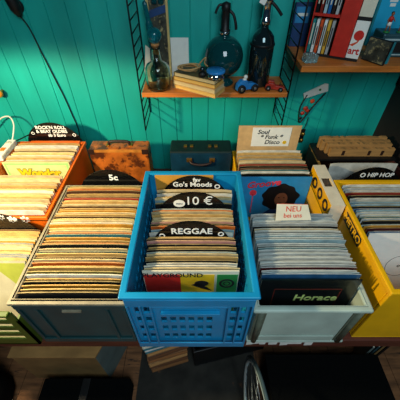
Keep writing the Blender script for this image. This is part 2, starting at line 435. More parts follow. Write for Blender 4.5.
# ------------------------------------------------------------------ record sleeves
def sleeve_mesh(name, cover, edge, n=10):
    """12-inch sleeve: upright slab, origin at the middle of its bottom edge, slightly bowed and with dog-eared corners"""
    me_b = MB(); S = .3145; T = .0038
    xs = [-S/2+S*i/n for i in range(n+1)]
    vs = []
    for i, xx in enumerate(xs):
        e = 1-(2*xx/S)**2
        bow = .0012*e
        for zz in (0, S):
            corner = .003 if (i in (0, n) and zz > 0) else 0
            tt = T*(.75 if i in (0, n) else 1)
            vs += [(xx, -tt/2+bow, zz-corner), (xx, tt/2+bow, zz-corner)]
    fs = []; ms = []
    for i in range(n):
        a = i*4; b = a+4
        for q, mi in (((a, b, b+2, a+2), 0), ((b+1, a+1, a+3, b+3), 0), ((a+2, b+2, b+3, a+3), 1), ((a+1, b+1, b, a), 1)):
            fs.append(q); ms.append(mi)
    fs.append((0, 2, 3, 1)); ms.append(1); k = n*4; fs.append((k, k+1, k+3, k+2)); ms.append(0)
    for f, mi in zip(fs, ms): pass
    me = bpy.data.meshes.new(name); me.from_pydata(vs, [], fs)
    me.materials.append(cover); me.materials.append(edge)
    for p, mi in zip(me.polygons, ms): p.material_index = mi
    me.update(); return me
SLEEVE = sleeve_mesh('record_sleeve', M_cover, M_edge)
SLEEVEF = sleeve_mesh('record_sleeve', M_filmc, M_film)
ORD = ['front','second','third','fourth','fifth','sixth','seventh','eighth','ninth','tenth','eleventh','twelfth','thirteenth','fourteenth',
 'fifteenth','sixteenth','seventeenth','eighteenth','nineteenth','twentieth']
TENS = {2:'twenty',3:'thirty',4:'forty',5:'fifty'}
def ordinal(i):
    if i < 20: return ORD[i]
    n = i+1; a, b = divmod(n, 10)
    return {2:'twentieth',3:'thirtieth',4:'fortieth',5:'fiftieth'}[a] if b == 0 else TENS[a]+'-'+('first' if b == 1 else ORD[b-1])
PAL = {'cream': (226, 200, 150), 'tan': (214, 168, 96), 'ochre': (220, 152, 46), 'orange': (222, 106, 34), 'dark brown': (86, 52, 32),
       'black': (24, 24, 24), 'teal': (56, 116, 120), 'white': (238, 234, 220), 'pale yellow': (236, 210, 130), 'pale blue': (156, 190, 200),
       'blue': (50, 104, 150), 'grey': (150, 152, 146), 'red': (176, 46, 38), 'olive': (140, 130, 66), 'pink': (214, 150, 140), 'pale grey': (208, 210, 204),
       'maroon': (96, 34, 36), 'green': (60, 110, 70)}
WARM = ['cream']*5+['tan']*5+['ochre']*4+['orange']*2+['dark brown']*3+['black']*2+['teal', 'pale yellow', 'pale yellow', 'olive', 'white', 'pale blue', 'red']
CREAM = ['cream']*10+['tan']*4+['white']*5+['pale yellow']*3+['ochre', 'grey', 'dark brown']
PALEB = ['cream']*6+['white']*5+['tan']*3+['pale blue']*2+['orange', 'black', 'dark brown', 'pink', 'teal']
COOL = ['pale blue']*4+['pale grey']*6+['white']*6+['grey']*2+['teal', 'black', 'maroon', 'cream', 'pink']
MIX = ['white', 'pale grey', 'black', 'black', 'blue', 'teal', 'teal', 'maroon', 'red', 'ochre', 'white', 'pale blue', 'pale blue', 'green', 'pale grey']
def col_name_color(n):
    c = PAL[n]; j = rnd.uniform(.62, .92)
    return tuple(min(1, v*j) for v in srgb(*c)[:3])+(1,)
def sleeve(x, y, z, lean, cname, label, group, film=False, rz=0, scale=1):
    o = bpy.data.objects.new('record_sleeve', SLEEVEF if film else SLEEVE); COL.objects.link(o)
    o.location = (x, y, z); o.rotation_euler = (-lean, 0, rz); o.color = col_name_color(cname)
    o.scale = (scale, 1, scale)
    return tag(o, label, 'record', group)
LAST = {}
def row(where, group, xc, ys, z, pal, lean0, lean1, film=False, jx=.004, hues=None, dz=.0):
    """ys: bottom positions front to back"""
    out = []; prev = None
    n = len(ys)
    for i, y in enumerate(ys):
        c = (hues or {}).get(i)
        if c is None:
            c = rnd.choice(pal)
            if c == prev: c = rnd.choice(pal)
        prev = c
        f = i/max(1, n-1)
        film_txt = 'wrapped ' if film else ''
        pos = 'frontmost' if i == 0 else ordinal(i)+' from the front'
        if i == n-1: pos = 'rearmost'
        o = sleeve(xc+rnd.uniform(-jx, jx), y, z, lean0+(lean1-lean0)*f+rnd.uniform(-.0035, .0035), c,
                   f'{film_txt}{c} record sleeve in the {where}, {pos}', group, film, rnd.uniform(-.004, .004), 1+rnd.uniform(-.034, .003))
        out.append(o)
    return out
def spaced(y0, y1, n, gaps=()):
    w = [rnd.uniform(.85, 1.15) for _ in range(n-1)]; s = sum(w); ys = [y0]
    for a in w: ys.append(ys[-1]+a*(y1-y0)/s)
    return ys
FL = TABLE+.0108

# dark teal crate: 46 sleeves
row('dark teal crate', 'records packed in the dark teal crate', (TX0+TX1)/2+.001, spaced(.442, .925, 43), FL+.0, WARM, R(0.2), R(2), jx=.003, hues={0:'black', 1:'tan', 2:'ochre'})

# half-record dividers ---------------------------------------------------------------
def divider(name, label, x, y, ztop, lines, lean=R(3), r=.150, base=None, blob=None, group='black half-record dividers', rings=(), bottom=FL):
    """half a black record on a card: origin on the floor of its crate"""
    h = ztop-bottom
    t = thing(name, label, 'record divider', (x, y, bottom), group=group, rot=(-lean, 0, 0))
    cz = h-r
    mb = MB(); mb.prism(circle(r, 40, 0, math.pi, (0, cz)), -.001, .001); mb.build('half_record', M_vinyl, t)
    g = MB()
    for rr in (r*.93, r*.84, r*.75): ring(g, rr-.0007, rr, -.0014, -.0011, (0, cz), 56)
    # keep only the grooves' upper half
    keep = [i for i, f in enumerate(g.f) if all(g.v[j][2] > cz+.001 for j in f)]
    g.f = [g.f[i] for i in keep]; g.m = [g.m[i] for i in keep]; g.sm = [g.sm[i] for i in keep]
    g.build('groove', M_blackp, t)
    mb = MB(); mb.box(-r*.98, r*.98, -.001, .001, 0, cz-.0002); mb.build('divider_card', M_kraft if not base else base, t)
    for body, size, dx, dz_, bold in lines:
        text(body, size, 'lettering', M_chalk, t, (dx, -.0019, h+dz_), (R(90), 0, 0), .0004, bold)
    for dx, dz_, rr in rings:
        m2 = MB(); ring(m2, rr*.62, rr, -.0022, -.0012, (dx, h+dz_), 20); m2.build('painted_ring', M_chalk, t)
    if blob:
        m2 = MB(); m2.prism(circle(blob[2], 24, c=(blob[0], h+blob[1]), sy=.8), -.0022, -.0012); o2 = m2.build('white_sticker', M_white, t)
        text(blob[3], blob[2]*.75, 'lettering', M_ink, o2, (blob[0], -.0026, h+blob[1]), (R(90),0,0), .0003)
    return t
bxc = (BX0+BX1)/2
divider('record_divider', 'black half-record divider lettered REGGAE in the blue crate', bxc, .655, 1.108, [('REGGAE', .040, 0, -.052, .0008)], rings=((-.108, -.075, .011), (.106, -.066, .011)))
divider('record_divider', 'black half-record divider marked 10 € in white in the blue crate', bxc+.004, .800, 1.112, [('10 €', .058, .022, -.046, .0002)], blob=(-.056, -.058, .023, 'neu'))
divider('record_divider', 'black half-record divider with crowded white lettering at the back of the blue crate', bxc+.006, .928, 1.098, [('fav', .028, .01, -.022, .0008), ('Go\'s Moods', .034, -.008, -.047, .0008)], rings=((.098, -.058, .012),), lean=R(1))
divider('record_divider', 'black half-record divider marked 5 c standing behind the dark teal crate', -.392, .972, 1.094, [('5c', .042, .014, -.042, .0014)], lean=R(1), bottom=TABLE+.0003)
divider('record_divider', 'black half-record divider covered in tiny white lettering behind the orange crate', -.762, 1.312, 1.128,
        [('ROCK\'N ROLL', .024, 0, -.028, .0008), ('& BEAT OLDIES', .0235, 0, -.050, .0008), ('ab 3 Euro', .023, .02, -.072, .0008)], lean=R(1), bottom=TABLE+.0003, rings=((-.1, -.06, .008), (.11, -.07, .009)))
divider('record_divider', 'black half-record divider lettered HIP HOP in the right back corner', .785, 1.010, 1.074, [('HIP HOP', .031, .030, -.042, .0006)], lean=R(2), rings=((-.050, -.042, .012),))

# blue crate sleeves: three runs between the dividers
g = 'records packed in the blue crate'
row('blue crate before the REGGAE divider', g, bxc, spaced(.516, .640, 13), FL, PALEB, R(2), R(3), hues={0:'cream'})
row('blue crate behind the REGGAE divider', g, bxc+.001, spaced(.668, .782, 11), FL, PALEB, R(2.6), R(3))
row('blue crate behind the 10 € divider', g, bxc+.004, spaced(.814, .904, 9), FL, PALEB+['black', 'ochre', 'orange'], R(2.5), R(2))

# the red, yellow and green cover at the front of the blue crate
c = thing('record_sleeve', 'record sleeve with red, yellow and green cover at the front of the blue crate', 'record', (bxc, .504, FL), rot=(-R(2), 0, 0), group=g)
mb = MB(); mb.box(-.157, .157, -.0022, .0022, 0, .314); mb.build('cover', M_dirtyw, c)
for x0, x1, mm, nm in ((-.155, -.035, M_red, 'red_stripe'), (-.035, .078, M_yelp, 'yellow_stripe'), (.086, .155, M_greenp, 'green_stripe')):
    mb = MB(); mb.box(x0, x1, -.0030, -.0022, .004, .296); mb.build(nm, mm, c)
text('PLAYGROUND', .030, 'lettering', M_ink, c, (-.06, -.0034, .292), (R(90),0,0), .0003, .0006)
mb = MB(); mb.prism(circle(.024, 20, c=(.035, .245), sy=.7), -.0036, -.003); mb.prism([(-.0, .235), (.02, .25), (.055, .22), (.07, .2), (.04, .212)], -.0036, -.003); mb.build('black_figure', M_ink, c)
mb = MB(); ring(mb, .018, .026, -.0036, -.003, (.120, .245)); ring(mb, .008, .012, -.0036, -.003, (.120, .245)); mb.build('black_figure', M_ink, c)

# grey crate sleeves (in clear plastic)
gxc = (GX0+GX1)/2
g = 'plastic-wrapped records in the pale grey crate'
row('pale grey crate', g, gxc, spaced(.482, .736, 29), FL+.010, COOL, R(2.5), R(4), film=True, jx=.002, hues={0:'blue', 1:'pale blue'})
c = thing('record_sleeve', 'black record sleeve with pale green lettering at the front of the pale grey crate', 'record', (gxc, .468, FL), rot=(-R(2.5), 0, 0), group=g)
mb = MB(); mb.box(-.158, .158, -.0022, .0022, 0, .316); mb.build('cover', mat('black_cover', (14, 18, 20), .3, vary=.2, coat=.3), c)
mb = MB()
for a in ((-.11, .11, .264, .2652), (-.11, .11, .08, .0812), (-.11, -.1088, .08, .264), (.1088, .11, .08, .264)): mb.box(a[0], a[1], -.0027, -.0022, a[2], a[3])
mb.build('red_border', mat('dim_red_print', (130, 40, 26), .5), c)
text('Horace', .049, 'lettering', mat('pale_green_lettering', (200, 220, 130), .5, vary=.3, scale=90), c, (.034, -.0028, .212), (R(90),0,0), .0003, .001, shear=.1)
# NEU card
c = thing('price_card', 'small white card with orange handwriting on top of the records in the pale grey crate', 'card', (.344, .716, 1.0640), rot=(R(-64), 0, R(1)))
mb = MB(); mb.prism([(-.066, 0), (.066, 0), (.062, .062), (-.054, .066)], -.0006, .0006); mb.build('card', M_dirtyw, c)
mb = MB(); mb.prism([(-.054, .0645), (.062, .0605), (.062, .062), (-.054, .066)], -.0011, .0011); mb.build('orange_edge', M_inkred, c)
text('NEU', .030, 'lettering', M_inkred, c, (.004, -.0011, .043), (R(90),0,0), .0003, .0002, shear=.2)
text('bei uns', .024, 'lettering', M_inkred, c, (-.002, -.0011, .018), (R(90),0,0), .0003, .0002, shear=.2)

# orange crate sleeves
oxc = (OX0+OX1)/2
g = 'records packed in the orange crate'
row('orange crate', g, oxc, spaced(1.098, 1.242, 14), FL, CREAM, R(3), R(3.5), jx=.002)
c = thing('record_sleeve', 'pale green record sleeve with yellow swirled lettering at the front of the orange crate', 'record', (oxc, 1.084, FL), rot=(-R(3), 0, 0), group=g)
mb = MB(); mb.box(-.157, .157, -.0022, .0022, 0, .314); mb.build('cover', M_pale, c)
mb = MB()
for a in ((-.150, .150, .300, .308), (-.150, -.142, .01, .300), (.142, .150, .01, .300)): mb.box(a[0], a[1], -.0028, -.0022, a[2], a[3])
mb.build('green_border', M_limep, c)
text('Wonder', .056, 'lettering', M_yelp, c, (.0, -.0034, .252), (R(90),0,0), .0004, .003, shear=.1)
text('Wonder', .056, 'lettering_outline', mat('olive_print', (120, 112, 30), .6, vary=.1), c, (.0, -.0027, .252), (R(90),0,0), .0003, .006, shear=.1)
row('orange crate in front', g, oxc, spaced(.790, .985, 17), FL, CREAM, R(1), R(3))

# lime green crate sleeves: lean far back
nxc = -.767
g = 'records leaning in the lime green crate'
ln = R(30)
nn = 17
ys = spaced(.436, .566, nn)
for i, y in enumerate(ys):
    cnm = rnd.choice(['tan']*4+['cream']*4+['ochre', 'pale yellow', 'dark brown', 'grey'])
    sleeve(nxc+rnd.uniform(-.006, .002), y, FL+.0005, ln, cnm, f'{cnm} record sleeve leaning in the lime green crate, ' + ('rearmost' if i == nn-1 else ordinal(i+1)+' from the front'), g)
c = thing('record_sleeve', 'pale record sleeve with a green curve, frontmost in the lime green crate', 'record', (nxc, .424, FL+.001), rot=(-ln, 0, 0), group=g)
mb = MB(); mb.box(-.157, .157, -.0022, .0022, 0, .314); mb.build('cover', mat('greyish_cream_cover', (176, 168, 140), .6, vary=.15, scale=14), c)
mb = MB(); mb.prism([(.03, .306), (.154, .306), (.154, .08), (.14, .16), (.11, .23)], -.0028, -.0022); mb.build('green_curve', M_olive, c)
divider('record_divider', 'black half-record divider with pink and white marks at the back of the lime green crate', nxc, .730, 1.088, [('* *', .07, .09, -.045, .002), ('~ * ~', .05, .03, -.03, .002)], lean=R(0), r=.150)
# yellow crate (soul) sleeves
zxc = (ZX0+ZX1)/2
g = 'records packed in the yellow soul crate'
row('yellow soul crate', g, zxc, spaced(1.012, 1.200, 17), FL+.0, ['black', 'maroon', 'grey', 'cream', 'tan', 'white', 'pale blue', 'teal', 'dark brown', 'red', 'cream', 'ochre'], R(1), R(2), jx=.0008)
c = thing('record_sleeve', 'blue record sleeve showing a person with big black hair, front of the yellow soul crate', 'record', (zxc, .975, FL), rot=(-R(3), 0, 0), group=g)
mb = MB(); mb.box(-.157, .157, -.0022, .0022, 0, .314); mb.build('cover', M_bluep, c)
mb = MB()
pts = []
for i in range(48):
    a = 2*math.pi*i/48; rr = .078*(1+.05*math.sin(9*a)+.04*math.sin(5*a+1)); pts.append((.034+rr*1.08*math.cos(a), .196+rr*math.sin(a)))
mb.prism(pts, -.0028, -.0022); hp = mb.build('printed_hair', M_hairp, c)
mb = MB(); mb.prism(circle(.030, 28, c=(.040, .186), sy=1.3), -.0034, -.0028); fc = mb.build('printed_face', M_skin, hp)
mb = MB()
for ex in (.028, .052): mb.prism(circle(.005, 12, c=(ex, .196), sy=.6), -.0037, -.0034)
mb.prism(circle(.008, 12, c=(.040, .162), sy=.5), -.0037, -.0034)
mb.build('printed_features', M_hairp, hp)
mb = MB(); mb.prism([(-.06, 0), (.14, 0), (.13, .09), (.09, .125), (.0, .125), (-.04, .09)], -.0026, -.0022); mb.build('printed_shoulders', M_navy, c)
text('Groove', .048, 'lettering', M_redp, c, (-.055, -.003, .276), (R(90), R(-8), 0), .0004, .0015, shear=.3)
mb = MB(); mb.prism(circle(.016, 16, c=(-.095, .225), sy=1.1), -.003, -.0022); mb.box(-.097, -.093, -.003, -.0022, .1, .22); mb.build('printed_flower', M_redp, c)
# kraft card with sign at the back
c = thing('sign_card', 'kraft cardboard sheet with a white handwritten Soul Funk Disco sign', 'sign', (zxc-.004, 1.228, FL), rot=(-R(1), 0, 0))
mb = MB(); mb.box(-.150, .150, -.0015, .0015, 0, .427); mb.build('cardboard', M_kraft, c)
mb = MB(); mb.box(-.082, .105, -.0030, -.0016, .315, .418); pp = mb.build('white_paper', M_white, c)
text('Soul', .032, 'lettering', M_ink, pp, (-.03, -.0034, .394), (R(90),0,0), .0002, .0006, shear=.2)
text('* Funk *', .032, 'lettering', M_ink, pp, (.012, -.0034, .367), (R(90),0,0), .0002, .0006, shear=.2)
text('Disco', .032, 'lettering', M_ink, pp, (.02, -.0034, .338), (R(90),0,0), .0002, .0006, shear=.2)
mb = MB(); mb.prism(circle(.010, 20, c=(.082, .337)), -.0036, -.003); sm = mb.build('smiley_sticker', M_yelp, pp)
mb = MB()
for ex in (.078, .086): mb.prism(circle(.0013, 8, c=(ex, .340), sy=1.5), -.0040, -.0036)
mb.prism([(.077, .334), (.082, .3315), (.087, .334), (.082, .333)], -.0040, -.0036); mb.build('smiley_face', M_ink, sm)

# METRO crate sleeves
yxc = .760
g = 'records packed in the yellow METRO crate'
row('yellow METRO crate', g, yxc, spaced(.672, .915, 24), FL+.006, MIX, R(2), R(3), jx=.010)
c = thing('record_sleeve', 'white record sleeve with a thin round outline, frontmost in the yellow METRO crate', 'record', (yxc+.014, .600, FL+.004), rot=(-R(14), 0, 0), group=g)
mb = MB(); mb.box(-.157, .157, -.0022, .0022, 0, .314); mb.build('cover', M_white, c)
mb = MB(); ring(mb, .0495, .051, -.0027, -.0022, (0, .157), 40); ring(mb, 0.003, .006, -.0027, -.0022, (0, .157)); mb.build('round_outline', M_ink, c)
# right back corner: white sleeve
c = sleeve(.765, 1.062, FL+.002, R(5), 'white', 'plain white record sleeve standing in the dark red wooden crate', None)
# bundles of old cardboard
def ragged(mb, x0, x1, y0, y1, z0, z1, amp, seed):
    q = random.Random(seed); n = 26
    poly = [(x0, z0), (x1, z0)]
    for i in range(n+1):
        xx = x1+(x0-x1)*i/n; poly.append((xx+ (0 if i in (0, n) else q.uniform(-.002, .002)), z1-q.uniform(0, amp)))
    mb.prism(poly, y0, y1)
c = thing('crate_lid', 'dark board lying across the back of the dark red wooden crate', 'board', (.787, 1.262, TABLE+.2676))
MB().box(-.196, .196, -.075, .073, 0, .010).build('board', M_blackp, c)
BZ0 = TABLE+.2780
for i, (y, zt, x0, x1, lab) in enumerate(((1.232, 1.044, .652, .972, 'front sheet of old cardboard with dark bands in the wooden crate'),
                                          (1.258, 1.056, .640, .965, 'ragged old cardboard sheet directly behind the banded one'),
                                          (1.286, 1.054, .624, .968, 'ragged old cardboard sheet second from the wall in the wooden crate'),
                                          (1.310, 1.060, .618, .960, 'ragged old cardboard sheet nearest the wall in the wooden crate'))):
    c = thing('cardboard_sheet', lab, 'cardboard', ((x0+x1)/2, y-.012, BZ0), group='old cardboard in the right back corner')
    w = x1-x0
    mb = MB(); ragged(mb, -w/2, w/2, -.009, .009, 0, zt-BZ0, .005, 5+i)
    mb.build('board', M_kraft2, c)
    if i == 0:
        for xx in (-.10, .03, .095):
            mb = MB(); mb.box(xx, xx+.014, -.0098, -.0091, .006, zt-BZ0-.012); mb.build('dark_band', M_leath, c)

# narrow cardboard box between the two yellow crates
c = thing('cardboard_box', 'tall narrow beige cardboard box with a hand hole and black rings on its yellow side', 'box', (.539, .925, TABLE))
mb = MB(); bh = 1.062-TABLE
mb.panel((-.027, -.130, bh-.003), (1,0,0), (0,1,0), .054, .260, .003, [(.008, .112, .047, .168)])
mb.box(-.027, .027, -.130, -.127, 0, bh-.0031); mb.box(-.027, .027, .127, .130, 0, bh-.0031); mb.box(.024, .027, -.127, .127, 0, bh-.0031)
mb.build('body', M_beige, c)
mb = MB(); mb.box(-.027, -.0245, -.1268, .1268, 0, bh-.0032); sd = mb.build('yellow_side', M_yel, c)
mb = MB()
for yy in (-.085, -.015, .055):
    mm = MB(); ring(mm, .014, .026, -.0012, 0, (0, 0), 28)
    mb.add([(-.0271+v[1], yy+v[0], bh-.042+v[2]) for v in mm.v], mm.f)
mb.build('black_rings', M_ink, sd)

# ------------------------------------------------------------------ cases at the wall
c = thing('suitcase', 'small mottled brown suitcase standing on end behind the dark teal crate', 'suitcase', (-.412, 1.262, TABLE))
mb = MB(); mb.box(-.150, .150, -.045, .045, 0, .312); mb.build('shell', M_case, c, bevel=.008)
mb = MB(); mb.box(-.149, .149, -.0462, -.0425, .298, .3135); mb.build('edge_trim', M_caseed, c)
mb = MB(); pts = spline([(-.052, 0, .315), (-.046, 0, .332), (0, 0, .336), (.046, 0, .332), (.052, 0, .315)], 5); mb.tube(pts, .007, 8); mb.build('handle', M_leath, c)
for sx in (-1, 1):
    mb = MB(); mb.box(sx*.058-.009, sx*.058+.009, -.012, .012, .3125, .3165); mb.build('handle_plate', M_brass, c, bevel=.001)
    mb = MB(); mb.box(sx*.135-.016, sx*.135+.016, -.0475, -.0448, .286, .316); mb.build('corner_guard', M_leath, c, bevel=.002)

c = thing('instrument_case', 'dark green case with blue marbled front behind the blue crate', 'case', (.004, 1.266, TABLE))
mb = MB(); mb.box(-.156, .156, -.055, .055, 0, .306); mb.build('shell', M_dcase, c, bevel=.006)
mb = MB(); mb.box(-.154, .154, -.060, -.0555, .01, .298); mb.build('front_panel', M_dcaseb, c, bevel=.002)
for px in (-.062, .062):
    for d in (-.016, .016):
        mb = MB(); mb.box(px+d-.008, px+d+.008, -.016, .002, .3062, .312); mb.build('latch', M_brass, c, bevel=.001)
mb = MB(); mb.tube(spline([(-.055, -.062, .258), (-.045, -.078, .25), (0, -.084, .245), (.045, -.078, .25), (.055, -.062, .258)], 5), .006, 8); mb.build('handle', M_leath, c)
for px in (-.058, .058):
    mb = MB(); mb.box(px-.014, px+.014, -.068, -.0605, .250, .272); mb.build('handle_plate', M_brass, c, bevel=.002)

# ------------------------------------------------------------------ wall shelves
ZL, ZR = 1.290, 1.437
c = tag(MB().box(-.268, .402, 1.297, 1.494, ZL-.022, ZL).build('wall_shelf', M_shelf, bevel=.002), 'orange wooden wall shelf at left holding bottles and toy cars', 'shelf')
c = tag(MB().box(.410, 1.010, 1.212, 1.494, ZR-.024, ZR).build('wall_shelf', M_shelf, bevel=.002), 'orange wooden wall shelf at right holding the compact discs', 'shelf')
def ladder(x, zb, zt, yf, label):
    t = thing('shelf_ladder', label, 'shelf bracket', (x, YW, zb), group='black wire shelf ladders')
    d = YW-yf
    for y in (-.006, -d):
        mb = MB(); mb.tube([(0, y, 0), (0, y, zt-zb)], .0035, 8); mb.build('upright', M_black, t)
    z = 0
    while z < zt-zb:
        mb = MB(); mb.tube([(0, -.006, z), (0, -d, z)], .0026, 6); mb.build('rung', M_black, t); z += .048
ladder(-.2745, 1.096, 2.0, 1.300, 'black wire shelf ladder at the left end of the left shelf')
ladder(.4060, 1.096, 2.0, 1.300, 'black wire shelf ladder between the two wall shelves')
ladder(1.0150, 1.250, 2.0, 1.300, 'black wire shelf ladder at the far right end of the right shelf')

# decanter
c = thing('glass_decanter', 'clear glass decanter with a round stopper at the left end of the shelf', 'bottle', (-.192, 1.352, ZL+.0005))
mb = MB(); mb.lathe([(.001, 0), (.050, 0), (.056, .006), (.057, .05), (.055, .092), (.044, .110), (.022, .122), (.017, .165), (.021, .172), (.021, .176),
                     (.017, .176), (.0135, .165), (.0165, .124), (.040, .107), (.051, .090), (.053, .05), (.052, .010), (.046, .007), (.001, .007)], 32); mb.build('bottle', M_glass, c)
mb = MB(); mb.lathe([(.001, .150), (.012, .150), (.0125, .182), (.018, .183), (.018, .192), (.001, .192)], 20); mb.build('cork', M_cork, c)
mb = MB(); mb.ball((0, 0, .222), .031); mb.build('stopper_ball', M_bgl2, c)
# framed picture
c = thing('framed_picture', 'tall narrow gold-framed picture leaning on the wall behind the decanter', 'picture', (-.182, 1.452, ZL+.0005), rot=(R(-2), 0, 0))
mb = MB()
mb.box(-.047, -.037, -.008, .008, 0, .46); mb.box(.035, .045, -.008, .008, 0, .46); mb.box(-.037, .035, -.008, .008, 0, .010); mb.box(-.037, .035, -.008, .008, .45, .46)
mb.build('frame', M_gold, c, bevel=.001)
mb = MB(); mb.box(-.0368, .0348, .0, .006, .0102, .4498); mb.build('artwork', M_photo, c)
mb = MB(); mb.prism([(-.0368, .262), (.0348, .284), (.0348, .312), (-.0368, .290)], -.004, -.0002); mb.build('blue_band', M_navy, c)
for px in (-.012, .016):
    mb = MB(); mb.lathe([(.001, .3145), (.011, .3145), (.011, .38), (.004, .41), (.004, .445), (.001, .445)], 14, (px, 0, 0), M=Matrix.Diagonal((1, .35, 1, 1))); mb.build('bottle_print', M_bgl2, c, (0, -.0045, 0))
# teal glass swan-like pourer next to the frame
c = thing('glass_horn', 'teal glass horn standing upright behind the decanter stopper', 'ornament', (-.226, 1.432, ZL+.0005))
mb = MB(); mb.tube(spline([(.0, 0, 0), (.0, 0, .08), (.01, 0, .17), (.004, 0, .26), (-.006, 0, .33)], 6), [.016]*6+[.014]*6+[.016]*6+[.010]*6+[.004], 12); mb.build('horn', M_bgl2, c)
# cream paper
mb = MB()
pts = [(-.020, 0, 0), (.004, .004, 0), (-.004, -.003, .05), (.016, .003, .09), (.012, .0, .15), (-.006, .004, .165), (-.016, 0, .1), (-.024, -.004, .06)]
mb.prism([(p[0], p[2]) for p in pts], -.001, .001)
tag(mb.build('paper_scrap', M_dirtyw, None, (-.238, 1.412, ZL+.001), (R(-4), 0, R(8))), 'torn cream paper scrap standing between the shelf ladder and the decanter', 'paper')
# white card
tag(MB().box(-.042, .042, -.001, .001, 0, .178).build('card', M_white, None, (-.096, 1.482, ZL+.0005), (R(-2), 0, 0)), 'blank white card leaning on the teal wall behind the books', 'card')

# books
bdir = Matrix.Rotation(R(-30.4), 4, 'Z')
corner = Vector((.064, 1.233, 0)); e = bdir @ Vector((1,0,0)); nrm = bdir @ Vector((0,1,0))
z = ZL+.0005
for i, (th, cm, lab) in enumerate(((.019, 'dark brown', 'lowest'), (.020, 'cream', 'second from the bottom'), (.017, 'ochre', 'second from the top'), (.018, 'dark brown', 'topmost'))):
    L_, W_ = .222-.004*i, .096-.002*i
    ctr = corner-e*.111+nrm*.052
    t = thing('paperback_book', f'old paperback book on the left shelf, {lab} of the stack of four', 'book', (ctr.x+rnd.uniform(-.003, .003), ctr.y+rnd.uniform(-.003, .003), z), R(-30.4)+R(rnd.uniform(-2, 2)), group='stack of old books on the left shelf')
    mb = MB(); mb.box(-L_/2+.003, L_/2-.002, -W_/2+.003, W_/2-.003, .0013, th-.0013); mb.build('page_block', mat('yellowed_pages', (222, 178, 92), .8, vary=.2, scale=20, stretch=(1, 1, 30)) if i % 2 == 0 else mat('cream_pages', (218, 192, 136), .8, vary=.2, scale=20, stretch=(1, 1, 30)), t)
    mb = MB(); mb.box(-L_/2, L_/2, -W_/2, W_/2, 0, .0012); mb.box(-L_/2, L_/2, -W_/2, W_/2, th-.0012, th); mb.box(-L_/2, -L_/2+.0012, -W_/2, W_/2, .0012, th-.0012)
    mb.build('cover', mat('olive_book_cover', (92, 84, 52), .6, vary=.4, scale=20) if i == 3 else (M_ochre if i == 2 else M_kraft), t)
    z += th+.0004
ZB = z
c = thing('tin', 'round silver tin with a blue lid on top of the stack of books', 'tin', (.068, 1.283, ZB))
mb = MB(); mb.lathe([(.001, 0), (.038, 0), (.039, .002), (.039, .022), (.001, .022)], 32); mb.build('body', M_chrome, c)
mb = MB(); mb.lathe([(.001, .0222), (.040, .0222), (.041, .024), (.041, .030), (.038, .033), (.001, .034)], 32); mb.build('lid', M_toyb, c)
c = thing('twine_coil', 'tangle of tan twine on the stack of books beside the tin', 'twine', (-.040, 1.330, ZB+.004))
pts = []
for i in range(70):
    a = i*.42; rr = .032+.014*math.sin(i*.37); pts.append((rr*1.3*math.cos(a), rr*.8*math.sin(a), .004+.010*abs(math.sin(i*.23))+.0003*i))
mb = MB(); mb.tube(pts, .0032, 6); mb.build('coil', M_cord, c)
mb = MB(); mb.tube(spline([(.03, 0, .025), (.05, .0, .05), (.066, .0, .062), (.06, .0, .04), (.074, .0, .025)], 6), .0030, 6); mb.build('loose_end', M_cord, c)
c = thing('bottle_stopper', 'small black stopper lying on the books between twine and tin', 'stopper', (.010, 1.290, ZB+.0005))
mb = MB(); mb.lathe([(.001, 0), (.014, 0), (.016, .004), (.016, .016), (.010, .022), (.001, .023)], 20); mb.build('base', M_blackp, c)
mb = MB(); mb.ball((0, 0, .031), .0115); mb.build('knob', M_bglass, c)

# round siphon
c = thing('soda_siphon', 'round dark green glass soda siphon with a black head on the left shelf', 'bottle', (.108, 1.4105, ZL+.0005))
mb = MB(); prof = [(.001, 0), (.052, 0), (.054, .008), (.040, .014), (.030, .045)]
for i in range(4, 24):
    a = -math.pi/2+math.pi*i/25; prof.append((.0885*math.cos(a), .1205+.0885*math.sin(a)))
prof += [(.022, .2075), (.019, .2122), (.001, .2122)]
mb.lathe(prof, 36); mb.build('bottle', M_gglass, c)
mb = MB(); mb.lathe([(.021, .2125), (.023, .214), (.023, .228), (.018, .234), (.017, .300), (.020, .306), (.018, .325), (.001, .332)], 20); mb.build('head', M_blackp, c)
mb = MB(); mb.lathe([(.0235, .2145), (.0245, .216), (.0245, .222), (.0235, .224)], 20); mb.build('collar', M_chrome, c)
mb = MB(); mb.tube(spline([(.015, -.004, .300), (.032, -.008, .285), (.044, -.010, .250), (.046, -.010, .232)], 5), .006, 8); mb.build('spout', M_blackp, c)
mb = MB(); mb.tube(spline([(-.010, 0, .318), (-.030, -.004, .318), (-.044, -.006, .29)], 5), .005, 8); mb.build('lever', M_blackp, c)
# tall siphon
c = thing('soda_siphon', 'tall black glass soda siphon with chrome reflections at the right of the left shelf', 'bottle', (.276, 1.402, ZL+.0005))
mb = MB(); mb.lathe([(.001, 0), (.050, 0), (.053, .006), (.053, .150), (.052, .185), (.045, .210), (.030, .228), (.018, .236), (.016, .250), (.001, .250)], 36); mb.build('bottle', M_bglass, c)
mb = MB(); mb.lathe([(.0537, .172), (.0545, .174), (.0545, .180), (.0535, .182)], 36); mb.build('band', M_blackp, c)
mb = MB(); mb.lathe([(.018, .2505), (.021, .252), (.021, .268), (.017, .275), (.016, .325), (.021, .332), (.020, .365), (.001, .37)], 20); mb.build('head', M_chrome, c)
mb = MB(); mb.tube(spline([(.016, -.004, .330), (.038, -.008, .312), (.062, -.010, .286)], 5), .006, 8); mb.build('spout', M_blackp, c)
mb = MB(); mb.box(-.012, .012, -.002, .002, -.018, .018); mb.build('paper_tag', M_white, c, (-.022, -.026, .345), (0, R(25), 0))

